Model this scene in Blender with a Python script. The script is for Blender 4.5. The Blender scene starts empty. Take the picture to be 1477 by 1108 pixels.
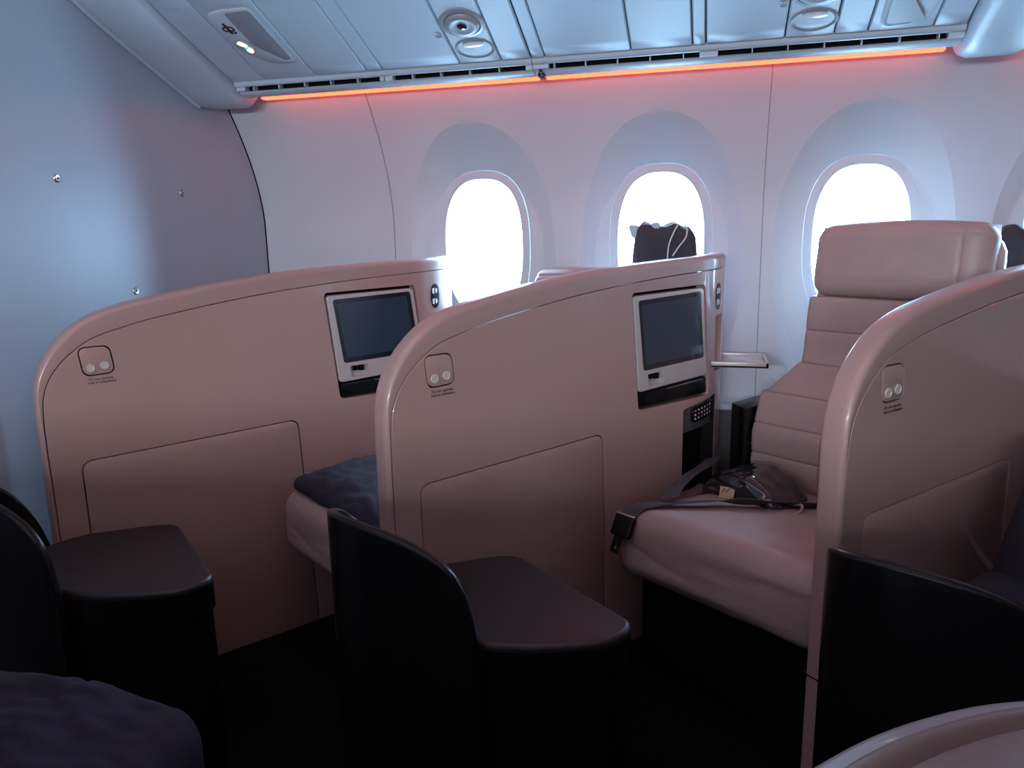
import bpy, bmesh, math, random
from mathutils import Vector, Matrix, noise
random.seed(7)
C = bpy.context.scene.collection
SC = bpy.context.scene
E = 1.18                      # eye height above the cabin floor; z below is written relative to the eye

# ------------------------------------------------------------------ camera
FPX = 1094.3
def cam_axes(yaw, pitch, roll):
    y, p, r = map(math.radians, (yaw, pitch, roll))
    F = Vector((-math.sin(y)*math.cos(p), math.cos(y)*math.cos(p), -math.sin(p)))
    R = Vector((math.cos(y), math.sin(y), 0)); U = R.cross(F)
    return F, R*math.cos(r)+U*math.sin(r), -R*math.sin(r)+U*math.cos(r)
F_, R_, U_ = cam_axes(14.953, 11.425, -1.194)
cd = bpy.data.cameras.new('camera'); cam = bpy.data.objects.new('camera', cd); C.objects.link(cam)
cd.sensor_fit = 'HORIZONTAL'; cd.sensor_width = 36.0; cd.lens = FPX/1477*36; cd.clip_start = 0.02
m = Matrix.Identity(4)
for i in range(3):
    m[i][0] = R_[i]; m[i][1] = U_[i]; m[i][2] = -F_[i]
m.translation = Vector((0, 0, E)); cam.matrix_world = m
SC.camera = cam

# ------------------------------------------------------------------ world, exposure, large lights
SC.view_settings.view_transform = 'Standard'; SC.view_settings.look = 'None'
SC.view_settings.gamma = 1.0; SC.view_settings.use_curve_mapping = False
SC.view_settings.exposure = 0.24
w = bpy.data.worlds.new('sky'); SC.world = w; w.use_nodes = True
bg = w.node_tree.nodes['Background']; bg.inputs[0].default_value = (0.46, 0.74, 1.0, 1); bg.inputs[1].default_value = 36.0
SC.cycles.max_bounces = 8; SC.cycles.diffuse_bounces = 4; SC.cycles.glossy_bounces = 4
SC.cycles.transparent_max_bounces = 8; SC.cycles.caustics_reflective = False; SC.cycles.caustics_refractive = False
SC.cycles.sample_clamp_indirect = 10.0
def area(name, loc, rot, sx, sy, power, color, portal=False, spread=180):
    l = bpy.data.lights.new(name, 'AREA'); l.shape = 'RECTANGLE'; l.size = sx; l.size_y = sy
    l.energy = power; l.color = color; l.spread = math.radians(spread)
    if portal: l.cycles.is_portal = True
    o = bpy.data.objects.new(name, l); C.objects.link(o); o.location = loc; o.rotation_euler = rot
    return o
# aisle ceiling mood light (pinkish) and daylight of the windows across the cabin
area('ceiling_mood_light', (-0.5, 0.75, E+1.05), (0, 0, 0), 2.2, 0.25, 5, (1.0, 0.42, 0.38))
area('far_side_window_light', (-0.4, -2.3, E+0.22), (math.radians(90), 0, 0), 2.8, 0.20, 84, (0.74, 0.79, 0.90))

WINX = [-0.785+0.61*i for i in range(8)]      # window centres along the fuselage
for wx in WINX[:4]:                          # unseen windows further along get added dark panes to cut light
    area('window_portal', (wx, 2.70, E-0.06), (math.radians(-90), 0, 0), 0.34, 0.56, 1, (1, 1, 1), portal=True)

# ------------------------------------------------------------------ materials
def mat(name, col, rough=0.5, metal=0.0, coat=0.0, bump=0.0, bscale=80, var=0.0, vscale=4, emit=None, estr=0, spec=0.5, coat_rough=0.08):
    m = bpy.data.materials.new(name); m.use_nodes = True; nt = m.node_tree; b = nt.nodes['Principled BSDF']
    b.inputs['Base Color'].default_value = (*col, 1); b.inputs['Roughness'].default_value = rough
    b.inputs['Metallic'].default_value = metal; b.inputs['Coat Weight'].default_value = coat
    b.inputs['Coat Roughness'].default_value = coat_rough; b.inputs['Specular IOR Level'].default_value = spec
    tc = nt.nodes.new('ShaderNodeTexCoord')
    if var > 0:
        n = nt.nodes.new('ShaderNodeTexNoise'); n.inputs['Scale'].default_value = vscale; n.inputs['Detail'].default_value = 4
        nt.links.new(tc.outputs['Object'], n.inputs['Vector'])
        r = nt.nodes.new('ShaderNodeValToRGB')
        r.color_ramp.elements[0].position = 0.3; r.color_ramp.elements[1].position = 0.7
        r.color_ramp.elements[0].color = (*[c*(1-var) for c in col], 1); r.color_ramp.elements[1].color = (*[min(1, c*(1+var)) for c in col], 1)
        nt.links.new(n.outputs['Fac'], r.inputs[0]); nt.links.new(r.outputs[0], b.inputs['Base Color'])
    if bump > 0:
        n = nt.nodes.new('ShaderNodeTexNoise'); n.inputs['Scale'].default_value = bscale; n.inputs['Detail'].default_value = 3
        nt.links.new(tc.outputs['Object'], n.inputs['Vector'])
        bp = nt.nodes.new('ShaderNodeBump'); bp.inputs['Strength'].default_value = bump; bp.inputs['Distance'].default_value = 0.002
        nt.links.new(n.outputs['Fac'], bp.inputs['Height']); nt.links.new(bp.outputs[0], b.inputs['Normal'])
    if emit:
        b.inputs['Emission Color'].default_value = (*emit, 1); b.inputs['Emission Strength'].default_value = estr
    return m
M = dict(
 wall=mat('sidewall_plastic', (.56, .625, .68), .55, bump=.15, bscale=350, var=.02),
 bulk=mat('bulkhead_laminate', (.38, .47, .56), .40, bump=.12, bscale=260, var=.03),
 bins=mat('bin_plastic', (.50, .61, .70), .45, bump=.12, bscale=300, var=.02),
 bintrim=mat('bin_trim_plastic', (.50, .60, .68), .42, bump=.1, bscale=300),
 white=mat('white_gloss', (.74, .76, .78), .25, coat=.3),
 frame=mat('window_surround_plastic', (.56, .625, .68), .55),
 sleeve=mat('window_sleeve', (.75, .80, .85), .35),
 shell=mat('shell_lacquer', (.45, .292, .262), .32, coat=.8, bump=.08, bscale=420, var=.03, vscale=3, coat_rough=.02),
 rim=mat('rim_lacquer', (.44, .292, .265), .36, coat=.35, bump=.08, bscale=300, coat_rough=.12),
 bezel=mat('monitor_bezel_grey', (.52, .47, .46), .3, coat=.5),
 button=mat('button_satin', (.62, .55, .52), .3, coat=.3),
 black=mat('black_plastic', (.004, .0045, .005), .26, spec=.3),
 blackm=mat('black_matte', (.004, .004, .0045), .6, spec=.2),
 gap=mat('shadow_gap_black', (.006, .004, .004), .8, spec=.1),
 screen=mat('screen_glass', (.010, .017, .027), .08, coat=.6),
 display=mat('display_off', (.028, .052, .085), .14, coat=.5),
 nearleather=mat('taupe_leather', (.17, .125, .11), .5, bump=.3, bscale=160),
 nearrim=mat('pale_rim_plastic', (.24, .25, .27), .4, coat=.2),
 leather=mat('cream_leather', (.44, .325, .305), .46, bump=.35, bscale=160, var=.05, vscale=9),
 darkleather=mat('dark_ottoman_leather', (.016, .010, .012), .42, bump=.3, bscale=220, var=.1, vscale=8),
 navy=mat('navy_fabric', (.014, .014, .030), .8, bump=.5, bscale=120, var=.15, vscale=10),
 blanket=mat('purple_grey_blanket', (.024, .022, .034), .95, bump=.7, bscale=240, var=.18, vscale=12, spec=.1),
 bag=mat('dark_bag_fabric', (.05, .05, .065), .8, bump=.5, bscale=140, var=.2),
 belt=mat('belt_webbing', (.060, .058, .068), .55, bump=.5, bscale=300),
 plastic_wrap=mat('black_pouch_film', (.01, .011, .014), .16, coat=.8, bump=.9, bscale=26),
 chrome=mat('chrome', (.75, .78, .80), .18, metal=1.0),
 tag=mat('paper_tag', (.68, .52, .33), .6),
 ink=mat('tag_ink', (.25, .14, .04), .6),
 blue=mat('pale_blue_fabric', (.45, .60, .68), .7),
 cord=mat('white_cord', (.75, .74, .76), .4),
 text=mat('dark_print', (.03, .02, .02), .6),
 icon=mat('white_print', (.8, .82, .84), .5),
 steel=mat('screw_steel', (.5, .52, .55), .3, metal=1.0),
 carpet=mat('dark_carpet', (.005, .005, .006), .95, bump=.8, bscale=400, var=.3, vscale=60, spec=.1),
 ceil=mat('ceiling_plastic', (.55, .57, .60), .6, var=.02),
 dado=mat('lower_wall_grey', (.075, .07, .075), .6, bump=.2, bscale=200),
 led=mat('orange_led_strip', (.3, .1, .06), .6, emit=(1.0, .062, .024), estr=6.5),
 lens=mat('reading_light_lens', (.02, .02, .025), .1, coat=.8),
 pewter=mat('nozzle_grey', (.30, .34, .38), .4),
 sign=mat('sign_smoke_panel', (.26, .30, .34), .3, coat=.3),
 lit=mat('lit_sign_white', (.8, .8, .7), .5, emit=(1.0, .98, .82), estr=2.2),
 litg=mat('lit_sign_green', (.1, .6, .4), .5, emit=(.10, .85, .50), estr=1.0),
 dimmed=mat('light_block_pane', (.01, .02, .05), .08),  # opaque panes for the unseen windows, added to hold back their daylight
 red=mat('remote_key_red', (.45, .12, .10), .5),
 key=mat('remote_key_grey', (.42, .42, .45), .5),
)
gl = bpy.data.materials.new('window_glass'); gl.use_nodes = True; nt = gl.node_tree; nt.nodes.clear()
o_ = nt.nodes.new('ShaderNodeOutputMaterial'); t_ = nt.nodes.new('ShaderNodeBsdfTransparent'); g_ = nt.nodes.new('ShaderNodeBsdfGlossy')
mx = nt.nodes.new('ShaderNodeMixShader'); fr = nt.nodes.new('ShaderNodeFresnel'); fr.inputs[0].default_value = 1.3
t_.inputs[0].default_value = (.93, .97, 1, 1); g_.inputs[1].default_value = 0.02
nt.links.new(fr.outputs[0], mx.inputs[0]); nt.links.new(t_.outputs[0], mx.inputs[1]); nt.links.new(g_.outputs[0], mx.inputs[2]); nt.links.new(mx.outputs[0], o_.inputs[0])
M['glass'] = gl

# ------------------------------------------------------------------ helpers
def thing(name, label, cat, loc=(0, 0, 0), rotz=0, group=None):
    o = bpy.data.objects.new(name, None); C.objects.link(o); o.empty_display_size = .1
    o.location = loc; o.rotation_euler = (0, 0, rotz); o['label'] = label; o['category'] = cat
    if group: o['group'] = group
    return o
def link(name, me, mt, parent=None, label=None):
    o = bpy.data.objects.new(name, me); C.objects.link(o)
    if mt is not None: me.materials.clear(); me.materials.append(M[mt] if isinstance(mt, str) else mt)
    if parent is not None: o.parent = parent
    if label: o['label'] = label
    return o
def obj(name, bm, mt, parent=None, label=None, smooth=40, lift=True, off=None):
    """link bm as one mesh; z in bm is eye-relative unless lift is False; off = world xy(z) of the parent to subtract"""
    if lift:
        for v in bm.verts: v.co.z += E
    if off is not None:
        for v in bm.verts: v.co -= Vector(off)
    bmesh.ops.recalc_face_normals(bm, faces=bm.faces)
    me = bpy.data.meshes.new(name); bm.to_mesh(me); bm.free()
    if smooth:
        me.shade_smooth(); me.set_sharp_from_angle(angle=math.radians(smooth))
    return link(name, me, mt, parent, label)
def tag(o, label=None, cat=None, group=None, kind=None):
    if label: o['label'] = label
    if cat: o['category'] = cat
    if group: o['group'] = group
    if kind: o['kind'] = kind
    return o
def struct(name, bm, mt, parent=None, **k):
    o = obj(name, bm, mt, parent, **k)
    if parent is None: o['kind'] = 'structure'
    return o
def copy_tree(o, parent=None):
    c = o.copy(); C.objects.link(c); c.parent = parent
    for ch in list(o.children): copy_tree(ch, c)
    return c
def catmull(pts, n):
    out = []
    P = [Vector(p) for p in pts]
    for i in range(len(P)-1):
        p0 = P[max(i-1, 0)]; p1 = P[i]; p2 = P[i+1]; p3 = P[min(i+2, len(P)-1)]
        for k in range(n):
            t = k/n
            out.append(.5*((2*p1)+(p2-p0)*t+(2*p0-5*p1+4*p2-p3)*t*t+(3*p1-p0-3*p2+p3)*t*t*t))
    out.append(P[-1]); return out
def rpoly(pts, r, n=6):
    """round the corners of a 2D polygon"""
    out = []; N = len(pts); rr = r if isinstance(r, (list, tuple)) else [r]*N
    for i in range(N):
        p = Vector(pts[i]); a = (Vector(pts[i-1])-p); b = (Vector(pts[(i+1) % N])-p)
        q = min(rr[i], a.length*.49, b.length*.49)
        if q < 1e-5: out.append(p); continue
        a = p+a.normalized()*q; b = p+b.normalized()*q
        for k in range(n+1):
            t = k/n; out.append(a*(1-t)**2+p*2*t*(1-t)+b*t*t)
    return out
def ellipse(cx, cy, rx, ry, n=32, ex=2.0, rot=0):
    out = []
    for i in range(n):
        t = 2*math.pi*i/n; c, s = math.cos(t), math.sin(t)
        x = rx*math.copysign(abs(c)**(2/ex), c); y = ry*math.copysign(abs(s)**(2/ex), s)
        out.append(Vector((cx+x*math.cos(rot)-y*math.sin(rot), cy+x*math.sin(rot)+y*math.cos(rot))))
    return out
def prism(pts, y0, y1, bev=0.0, seg=2, bm=None):
    """solid from an outline in (x,z), spanning y0 (front, towards the camera) .. y1; front edge bevelled"""
    if bm is None: bm = bmesh.new()
    a = [bm.verts.new((p[0], y0, p[1])) for p in pts]; b = [bm.verts.new((p[0], y1, p[1])) for p in pts]
    f = bm.faces.new(a); bm.faces.new(b[::-1])
    for i in range(len(pts)):
        j = (i+1) % len(pts); bm.faces.new((a[i], b[i], b[j], a[j]))
    bm.normal_update()
    if bev > 0:
        bmesh.ops.bevel(bm, geom=list(f.edges), offset=bev, segments=seg, profile=.5, affect='EDGES', clamp_overlap=True)
    return bm
def prism_z(pts, z0, z1, bev=0.0, seg=3, bm=None):
    """solid from an outline in (x,y), top edge bevelled"""
    if bm is None: bm = bmesh.new()
    a = [bm.verts.new((p[0], p[1], z1)) for p in pts]; b = [bm.verts.new((p[0], p[1], z0)) for p in pts]
    f = bm.faces.new(a); bm.faces.new(b[::-1])
    for i in range(len(pts)):
        j = (i+1) % len(pts); bm.faces.new((a[i], b[i], b[j], a[j]))
    bm.normal_update()
    if bev > 0:
        bmesh.ops.bevel(bm, geom=list(f.edges), offset=bev, segments=seg, profile=.5, affect='EDGES', clamp_overlap=True)
    return bm
def box(x0, x1, y0, y1, z0, z1, bev=0.0, bm=None, seg=2):
    new = bm is None
    if new: bm = bmesh.new()
    r = bmesh.ops.create_cube(bm, size=1.0)
    for v in r['verts']:
        v.co = Vector(((x0+x1)/2+v.co.x*(x1-x0), (y0+y1)/2+v.co.y*(y1-y0), (z0+z1)/2+v.co.z*(z1-z0)))
    if bev > 0:
        es = set(e for v in r['verts'] for e in v.link_edges)
        bmesh.ops.bevel(bm, geom=list(es), offset=bev, segments=seg, profile=.5, affect='EDGES', clamp_overlap=True)
    return bm
def rbox(x0, x1, y0, y1, z0, z1, r, n=(24, 16, 12), fn=None, bm=None):
    """densely gridded rounded box, optionally deformed by fn(Vector)->Vector"""
    if bm is None: bm = bmesh.new()
    c = Vector(((x0+x1)/2, (y0+y1)/2, (z0+z1)/2)); h = Vector(((x1-x0)/2, (y1-y0)/2, (z1-z0)/2))
    r = min(r, *h)
    cache = {}
    def vert(i, j, k):
        key = (i, j, k)
        if key in cache: return cache[key]
        p = Vector()
        for a, (q, nn) in enumerate(zip((i, j, k), n)):
            t = -1+2*q/nn
            p[a] = h[a]*math.sin(t*math.pi/2)*.45+h[a]*t*.55
        inner = Vector([max(-(h[a]-r), min(h[a]-r, p[a])) for a in range(3)])
        d = p-inner
        if d.length > 1e-9:
            L = max(abs(d.x), abs(d.y), abs(d.z)); d = d.normalized()*L
        p = c+inner+d
        if fn: p = fn(p)
        cache[key] = bm.verts.new(p); return cache[key]
    nx, ny, nz = n
    for i in range(nx):
        for j in range(ny):
            bm.faces.new([vert(i, j, 0), vert(i, j+1, 0), vert(i+1, j+1, 0), vert(i+1, j, 0)])
            bm.faces.new([vert(i, j, nz), vert(i+1, j, nz), vert(i+1, j+1, nz), vert(i, j+1, nz)])
    for i in range(nx):
        for k in range(nz):
            bm.faces.new([vert(i, 0, k), vert(i+1, 0, k), vert(i+1, 0, k+1), vert(i, 0, k+1)])
            bm.faces.new([vert(i, ny, k), vert(i, ny, k+1), vert(i+1, ny, k+1), vert(i+1, ny, k)])
    for j in range(ny):
        for k in range(nz):
            bm.faces.new([vert(0, j, k), vert(0, j, k+1), vert(0, j+1, k+1), vert(0, j+1, k)])
            bm.faces.new([vert(nx, j, k), vert(nx, j+1, k), vert(nx, j+1, k+1), vert(nx, j, k+1)])
    return bm
def tube(pts, r, bm=None, seg=8, closed=False):
    if bm is None: bm = bmesh.new()
    P = [Vector(p) for p in pts]; rings = []
    up = Vector((0, 0, 1)); prev = None
    for i, p in enumerate(P):
        t = (P[min(i+1, len(P)-1)]-P[max(i-1, 0)]).normalized()
        n = prev-t*prev.dot(t) if prev else up.cross(t)
        if n.length < 1e-4: n = Vector((1, 0, 0)).cross(t)
        n.normalize(); prev = n; b = t.cross(n)
        rr = r(i/(len(P)-1)) if callable(r) else r
        rings.append([bm.verts.new(p+(n*math.cos(2*math.pi*k/seg)+b*math.sin(2*math.pi*k/seg))*rr) for k in range(seg)])
    for i in range(len(rings)-1):
        for k in range(seg):
            bm.faces.new((rings[i][k], rings[i][(k+1) % seg], rings[i+1][(k+1) % seg], rings[i+1][k]))
    bm.faces.new(rings[0][::-1]); bm.faces.new(rings[-1])
    return bm
def strap(path, width_dir, wd, th, bm=None):
    """flat band along path (list of Vector), width_dir(i) unit vector"""
    if bm is None: bm = bmesh.new()
    P = [Vector(p) for p in path]; rings = []
    for i, p in enumerate(P):
        t = (P[min(i+1, len(P)-1)]-P[max(i-1, 0)]).normalized()
        w_ = width_dir(i/(len(P)-1)); w_ = (w_-t*w_.dot(t)).normalized(); n = t.cross(w_)
        rings.append([bm.verts.new(p+w_*(a*wd/2)+n*(b*th/2)) for a, b in ((-1, -1), (-.9, -1), (.9, -1), (1, -1), (1, 1), (.9, 1), (-.9, 1), (-1, 1))])
    for i in range(len(rings)-1):
        for k in range(8):
            bm.faces.new((rings[i][k], rings[i][(k+1) % 8], rings[i+1][(k+1) % 8], rings[i+1][k]))
    bm.faces.new(rings[0][::-1]); bm.faces.new(rings[-1])
    return bm
def loft(rings, bm=None, closed=True, cap=False):
    if bm is None: bm = bmesh.new()
    R = [[bm.verts.new(p) for p in r] for r in rings]; n = len(R[0])
    for i in range(len(R)-1):
        for k in range(n if closed else n-1):
            bm.faces.new((R[i][k], R[i][(k+1) % n], R[i+1][(k+1) % n], R[i+1][k]))
    if cap:
        bm.faces.new(R[0][::-1]); bm.faces.new(R[-1])
    return bm
def boolcut(bm, cutters):
    bmesh.ops.recalc_face_normals(bm, faces=bm.faces)
    me = bpy.data.meshes.new('t'); bm.to_mesh(me); bm.free()
    o = bpy.data.objects.new('t', me); C.objects.link(o); tmp = [o]
    for c in cutters:
        bmesh.ops.recalc_face_normals(c, faces=c.faces)
        mc = bpy.data.meshes.new('c'); c.to_mesh(mc); c.free()
        oc = bpy.data.objects.new('c', mc); C.objects.link(oc); tmp.append(oc)
        md = o.modifiers.new('b', 'BOOLEAN'); md.operation = 'DIFFERENCE'; md.object = oc; md.solver = 'EXACT'
    dg = bpy.context.evaluated_depsgraph_get(); ev = o.evaluated_get(dg)
    out = bmesh.new(); out.from_mesh(ev.to_mesh()); ev.to_mesh_clear()
    for t in tmp:
        d = t.data; bpy.data.objects.remove(t); bpy.data.meshes.remove(d)
    return out
def text_bm(s, size, x, z, y, shear=0.0, depth=.0004, align='CENTER'):
    cu = bpy.data.curves.new('t', 'FONT'); cu.body = s; cu.size = size; cu.align_x = align; cu.extrude = depth
    o = bpy.data.objects.new('t', cu); C.objects.link(o)
    dg = bpy.context.evaluated_depsgraph_get(); me = bpy.data.meshes.new_from_object(o.evaluated_get(dg))
    bm = bmesh.new(); bm.from_mesh(me); bpy.data.objects.remove(o); bpy.data.curves.remove(cu); bpy.data.meshes.remove(me)
    for v in bm.verts: v.co = Vector((x+v.co.x+shear*v.co.y, y-v.co.z, z+v.co.y))
    return bm
def ray(px, py): return F_+R_*((px-738.5)/FPX)-U_*((py-554)/FPX)

# ------------------------------------------------------------------ room shell
YW = 2.57
def yw(z):
    t = max(0.0, z-.03); u = max(0.0, -.45-z)
    return YW-.88*t**1.8-.10*u
YD = 2.592
XL, XR = -1.63, 6.2
def wall_strip(x0, x1, z0, z1, nz=12, bm=None, nx=2, dy=0.0):
    if bm is None: bm = bmesh.new()
    g = [[bm.verts.new((x0+(x1-x0)*i/nx, yw(z0+(z1-z0)*k/nz)+dy, z0+(z1-z0)*k/nz)) for k in range(nz+1)] for i in range(nx+1)]
    for i in range(nx):
        for k in range(nz): bm.faces.new((g[i][k], g[i+1][k], g[i+1][k+1], g[i][k+1]))
    return bm
NP = 128
def winout(d, n=NP):            # window opening outline grown by d
    return ellipse(0, -.055, .140+d, .232+d, n, ex=2.6)
def dishout(n=NP):
    return ellipse(0, -.120, .262, .467, n, ex=2.25)
wall = bmesh.new()
ZT, ZB = .62, -.62
for wx in WINX:
    inner = winout(.029); dish = dishout(); hx = .305
    rect = []
    cz = -.06
    angs = [math.atan2(p[1]-cz, p[0]) for p in dish]
    for p, an in zip(dish, angs):
        c, s = math.cos(an), math.sin(an)
        tx = hx/abs(c) if abs(c) > 1e-6 else 9; tz = ((ZT-cz) if s > 0 else (cz-ZB))/abs(s) if abs(s) > 1e-6 else 9
        t = min(tx, tz); rect.append(Vector((c*t, cz+s*t)))
    for corner in ((hx, ZT), (-hx, ZT), (-hx, ZB), (hx, ZB)):
        q = Vector(corner); i = min(range(NP), key=lambda k: (rect[k]-q).length); rect[i] = q
    rings = []
    nA, nB = 10, 10
    for k in range(nA+1):
        t = k/nA; r = []
        for p, d in zip(inner, dish):
            q = p.lerp(d, t); dist = (d-q).length
            base = yw(q[1]); full = max(0.0, YD-base)
            r.append(Vector((wx+q[0], base+min(full, .42*dist), q[1])))
        rings.append(r)
    for k in range(1, nB+1):
        t = k/nB; r = []
        for d, e in zip(dish, rect):
            q = d.lerp(e, t); r.append(Vector((wx+q[0], yw(q[1]), q[1])))
        rings.append(r)
    loft(rings, wall)
wall_strip(XL, WINX[0]-.295, ZB, ZT, 60, wall, dy=.0012); wall_strip(WINX[-1]+.295, XR, ZB, ZT, 60, wall, dy=.0012)
wall_strip(XL, XR, -E, ZB, 4, wall)
wb = struct('wall_back', wall, 'wall', smooth=13)
bm = bmesh.new()
for wx in WINX:
    a = winout(.032); rect = []
    for p in a:
        an = math.atan2(p[1]+.06, p[0]); c, s_ = math.cos(an), math.sin(an)
        t_ = min(.3055/abs(c) if abs(c) > 1e-6 else 9, (.72/abs(s_)) if abs(s_) > 1e-6 else 9); rect.append(Vector((c*t_, -.06+s_*t_)))
    for corner in ((.3055, .66), (-.3055, .66), (-.3055, -.78), (.3055, -.78)):
        q = Vector(corner); i = min(range(NP), key=lambda k: (rect[k]-q).length); rect[i] = q
    loft([[Vector((wx+p[0], y, p[1])) for p in r] for r, y in ((winout(.0272), YD+.0045), (a, YD+.005), (rect, YD+.030))], bm)
box(XL-.05, WINX[0]-.305, YD+.029, YD+.034, -.8, .7, bm=bm); box(WINX[-1]+.305, XR, YD+.029, YD+.034, -.8, .7, bm=bm)
box(XL-.05, XR, 2.232, 2.238, .60, 1.17, bm=bm)
box(XL-.05, XR, 2.236, 2.63, .655, .665, bm=bm)
struct('wall_outer', bm, 'wall', smooth=0)
# thin joints between sidewall panels (raised cover strips 2 mm wide read as seams)
for i, sx in enumerate((-1.11, .143, 1.35, 2.57)):
    bm = bmesh.new()
    for dx, dd in ((0, .0012),):
        rr = []
        for k in range(40):
            z = ZB+(.60-ZB)*k/39
            rr.append([Vector((sx-.0014, yw(z)-.0006, z)), Vector((sx+.0014, yw(z)-.0006, z)), Vector((sx+.0014, yw(z)+.004, z)), Vector((sx-.0014, yw(z)+.004, z))])
        loft(rr, bm, cap=True)
    o = obj('panel_joint', bm, mat('joint_grey_%d' % i, (.30, .28, .30), .7), wb, 'darker vertical joint line', lift=True)
# windows
for i, wx in enumerate(WINX):
    t = thing('window_%d' % (i+1), 'x', 'window', (wx, YD, 0)); del t['label']; del t['category']; t['kind'] = 'structure'
    bm = bmesh.new(); rr = []
    for d, y in ((.0275, .006), (.0275, .0002), (.0262, -.0006), (.004, -.0006), (.0, .002), (-.0015, .020), (-.004, .034), (-.005, .036), (-.005, .055)):
        rr.append([Vector((p[0], y, p[1])) for p in winout(d)])
    loft([[Vector((p[0], y, p[1])) for p in winout(d)] for d, y in ((.0275, .0001), (.0275, .004), (.045, .004))], bm); loft(rr[:5], bm); obj('window_frame', bm, 'frame', t, smooth=30)
    bm = bmesh.new(); loft(rr[4:], bm); obj('window_sleeve', bm, 'sleeve', t, smooth=40)
    bm = prism([(p[0], p[1]) for p in winout(-.003)], .042, .046); obj('window_pane', bm, 'glass' if i < 4 else 'dimmed', t, smooth=0)
# lower dado along the sidewall
bm = box(XL, XR, 2.50, 2.56, -E, -.585, .006); struct('trim_1', bm, 'dado')
bm = box(XL, XR, 2.49, 2.562, -.585, -.570, .004); struct('trim_2', bm, 'wall')
struct('floor', box(XL-.1, XR+.1, -2.8, 2.7, -E-.05, -E), 'carpet')
struct('ceiling', box(XL-.1, XR+.1, -2.8, 2.7, 1.16, 1.22), 'ceil')
struct('wall_front', box(XL-.1, XR+.1, -2.8, -2.72, -E, 1.16), 'dado')
struct('wall_right', box(XR, XR+.1, -2.8, 2.7, -E, 1.16), 'dado')
# unseen blocker behind the camera, added to shade the lower cabin like centre seats
struct('wall_light_blocker', box(XL, 5.0, -.60, -.50, -E, -.12, .03), 'rim')
wl = struct('wall_left', box(XL-.06, XL, -2.8, 2.72, -E, 1.16), 'bulk')
bm = bmesh.new(); loft([[Vector((XL, yw(z)-.003, z)), Vector((XL+.003, yw(z)-.001, z)), Vector((XL+.003, yw(z)+.006, z)), Vector((XL, yw(z)+.006, z))] for z in [-.6+.03*k for k in range(40)]], bm, cap=True)
obj('corner_joint', bm, 'gap', wl, 'dark joint line in the corner')
# bulkhead fasteners
for fy, fz in ((1.643, .155), (2.121, .137), (1.872, -.150)):
    bm = bmesh.new(); rr = []
    for rad, x in ((.0005, .0012), (.0030, .0012), (.0032, .0030), (.0080, .0036), (.0105, .0015), (.0110, .0)):
        rr.append([Vector((XL+x, fy+rad*math.cos(a*math.pi/12), fz+rad*math.sin(a*math.pi/12))) for a in range(24)])
    loft(rr, bm); f = obj('fastener', bm, 'steel', wl)
    bm = bmesh.new(); rr = [[Vector((XL+x, fy+rad*math.cos(a*math.pi/6), fz+rad*math.sin(a*math.pi/6))) for a in range(12)] for rad, x in ((.0001, .0022), (.0034, .0022))]
    loft(rr, bm); obj('fastener_socket', bm, 'gap', f)

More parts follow.
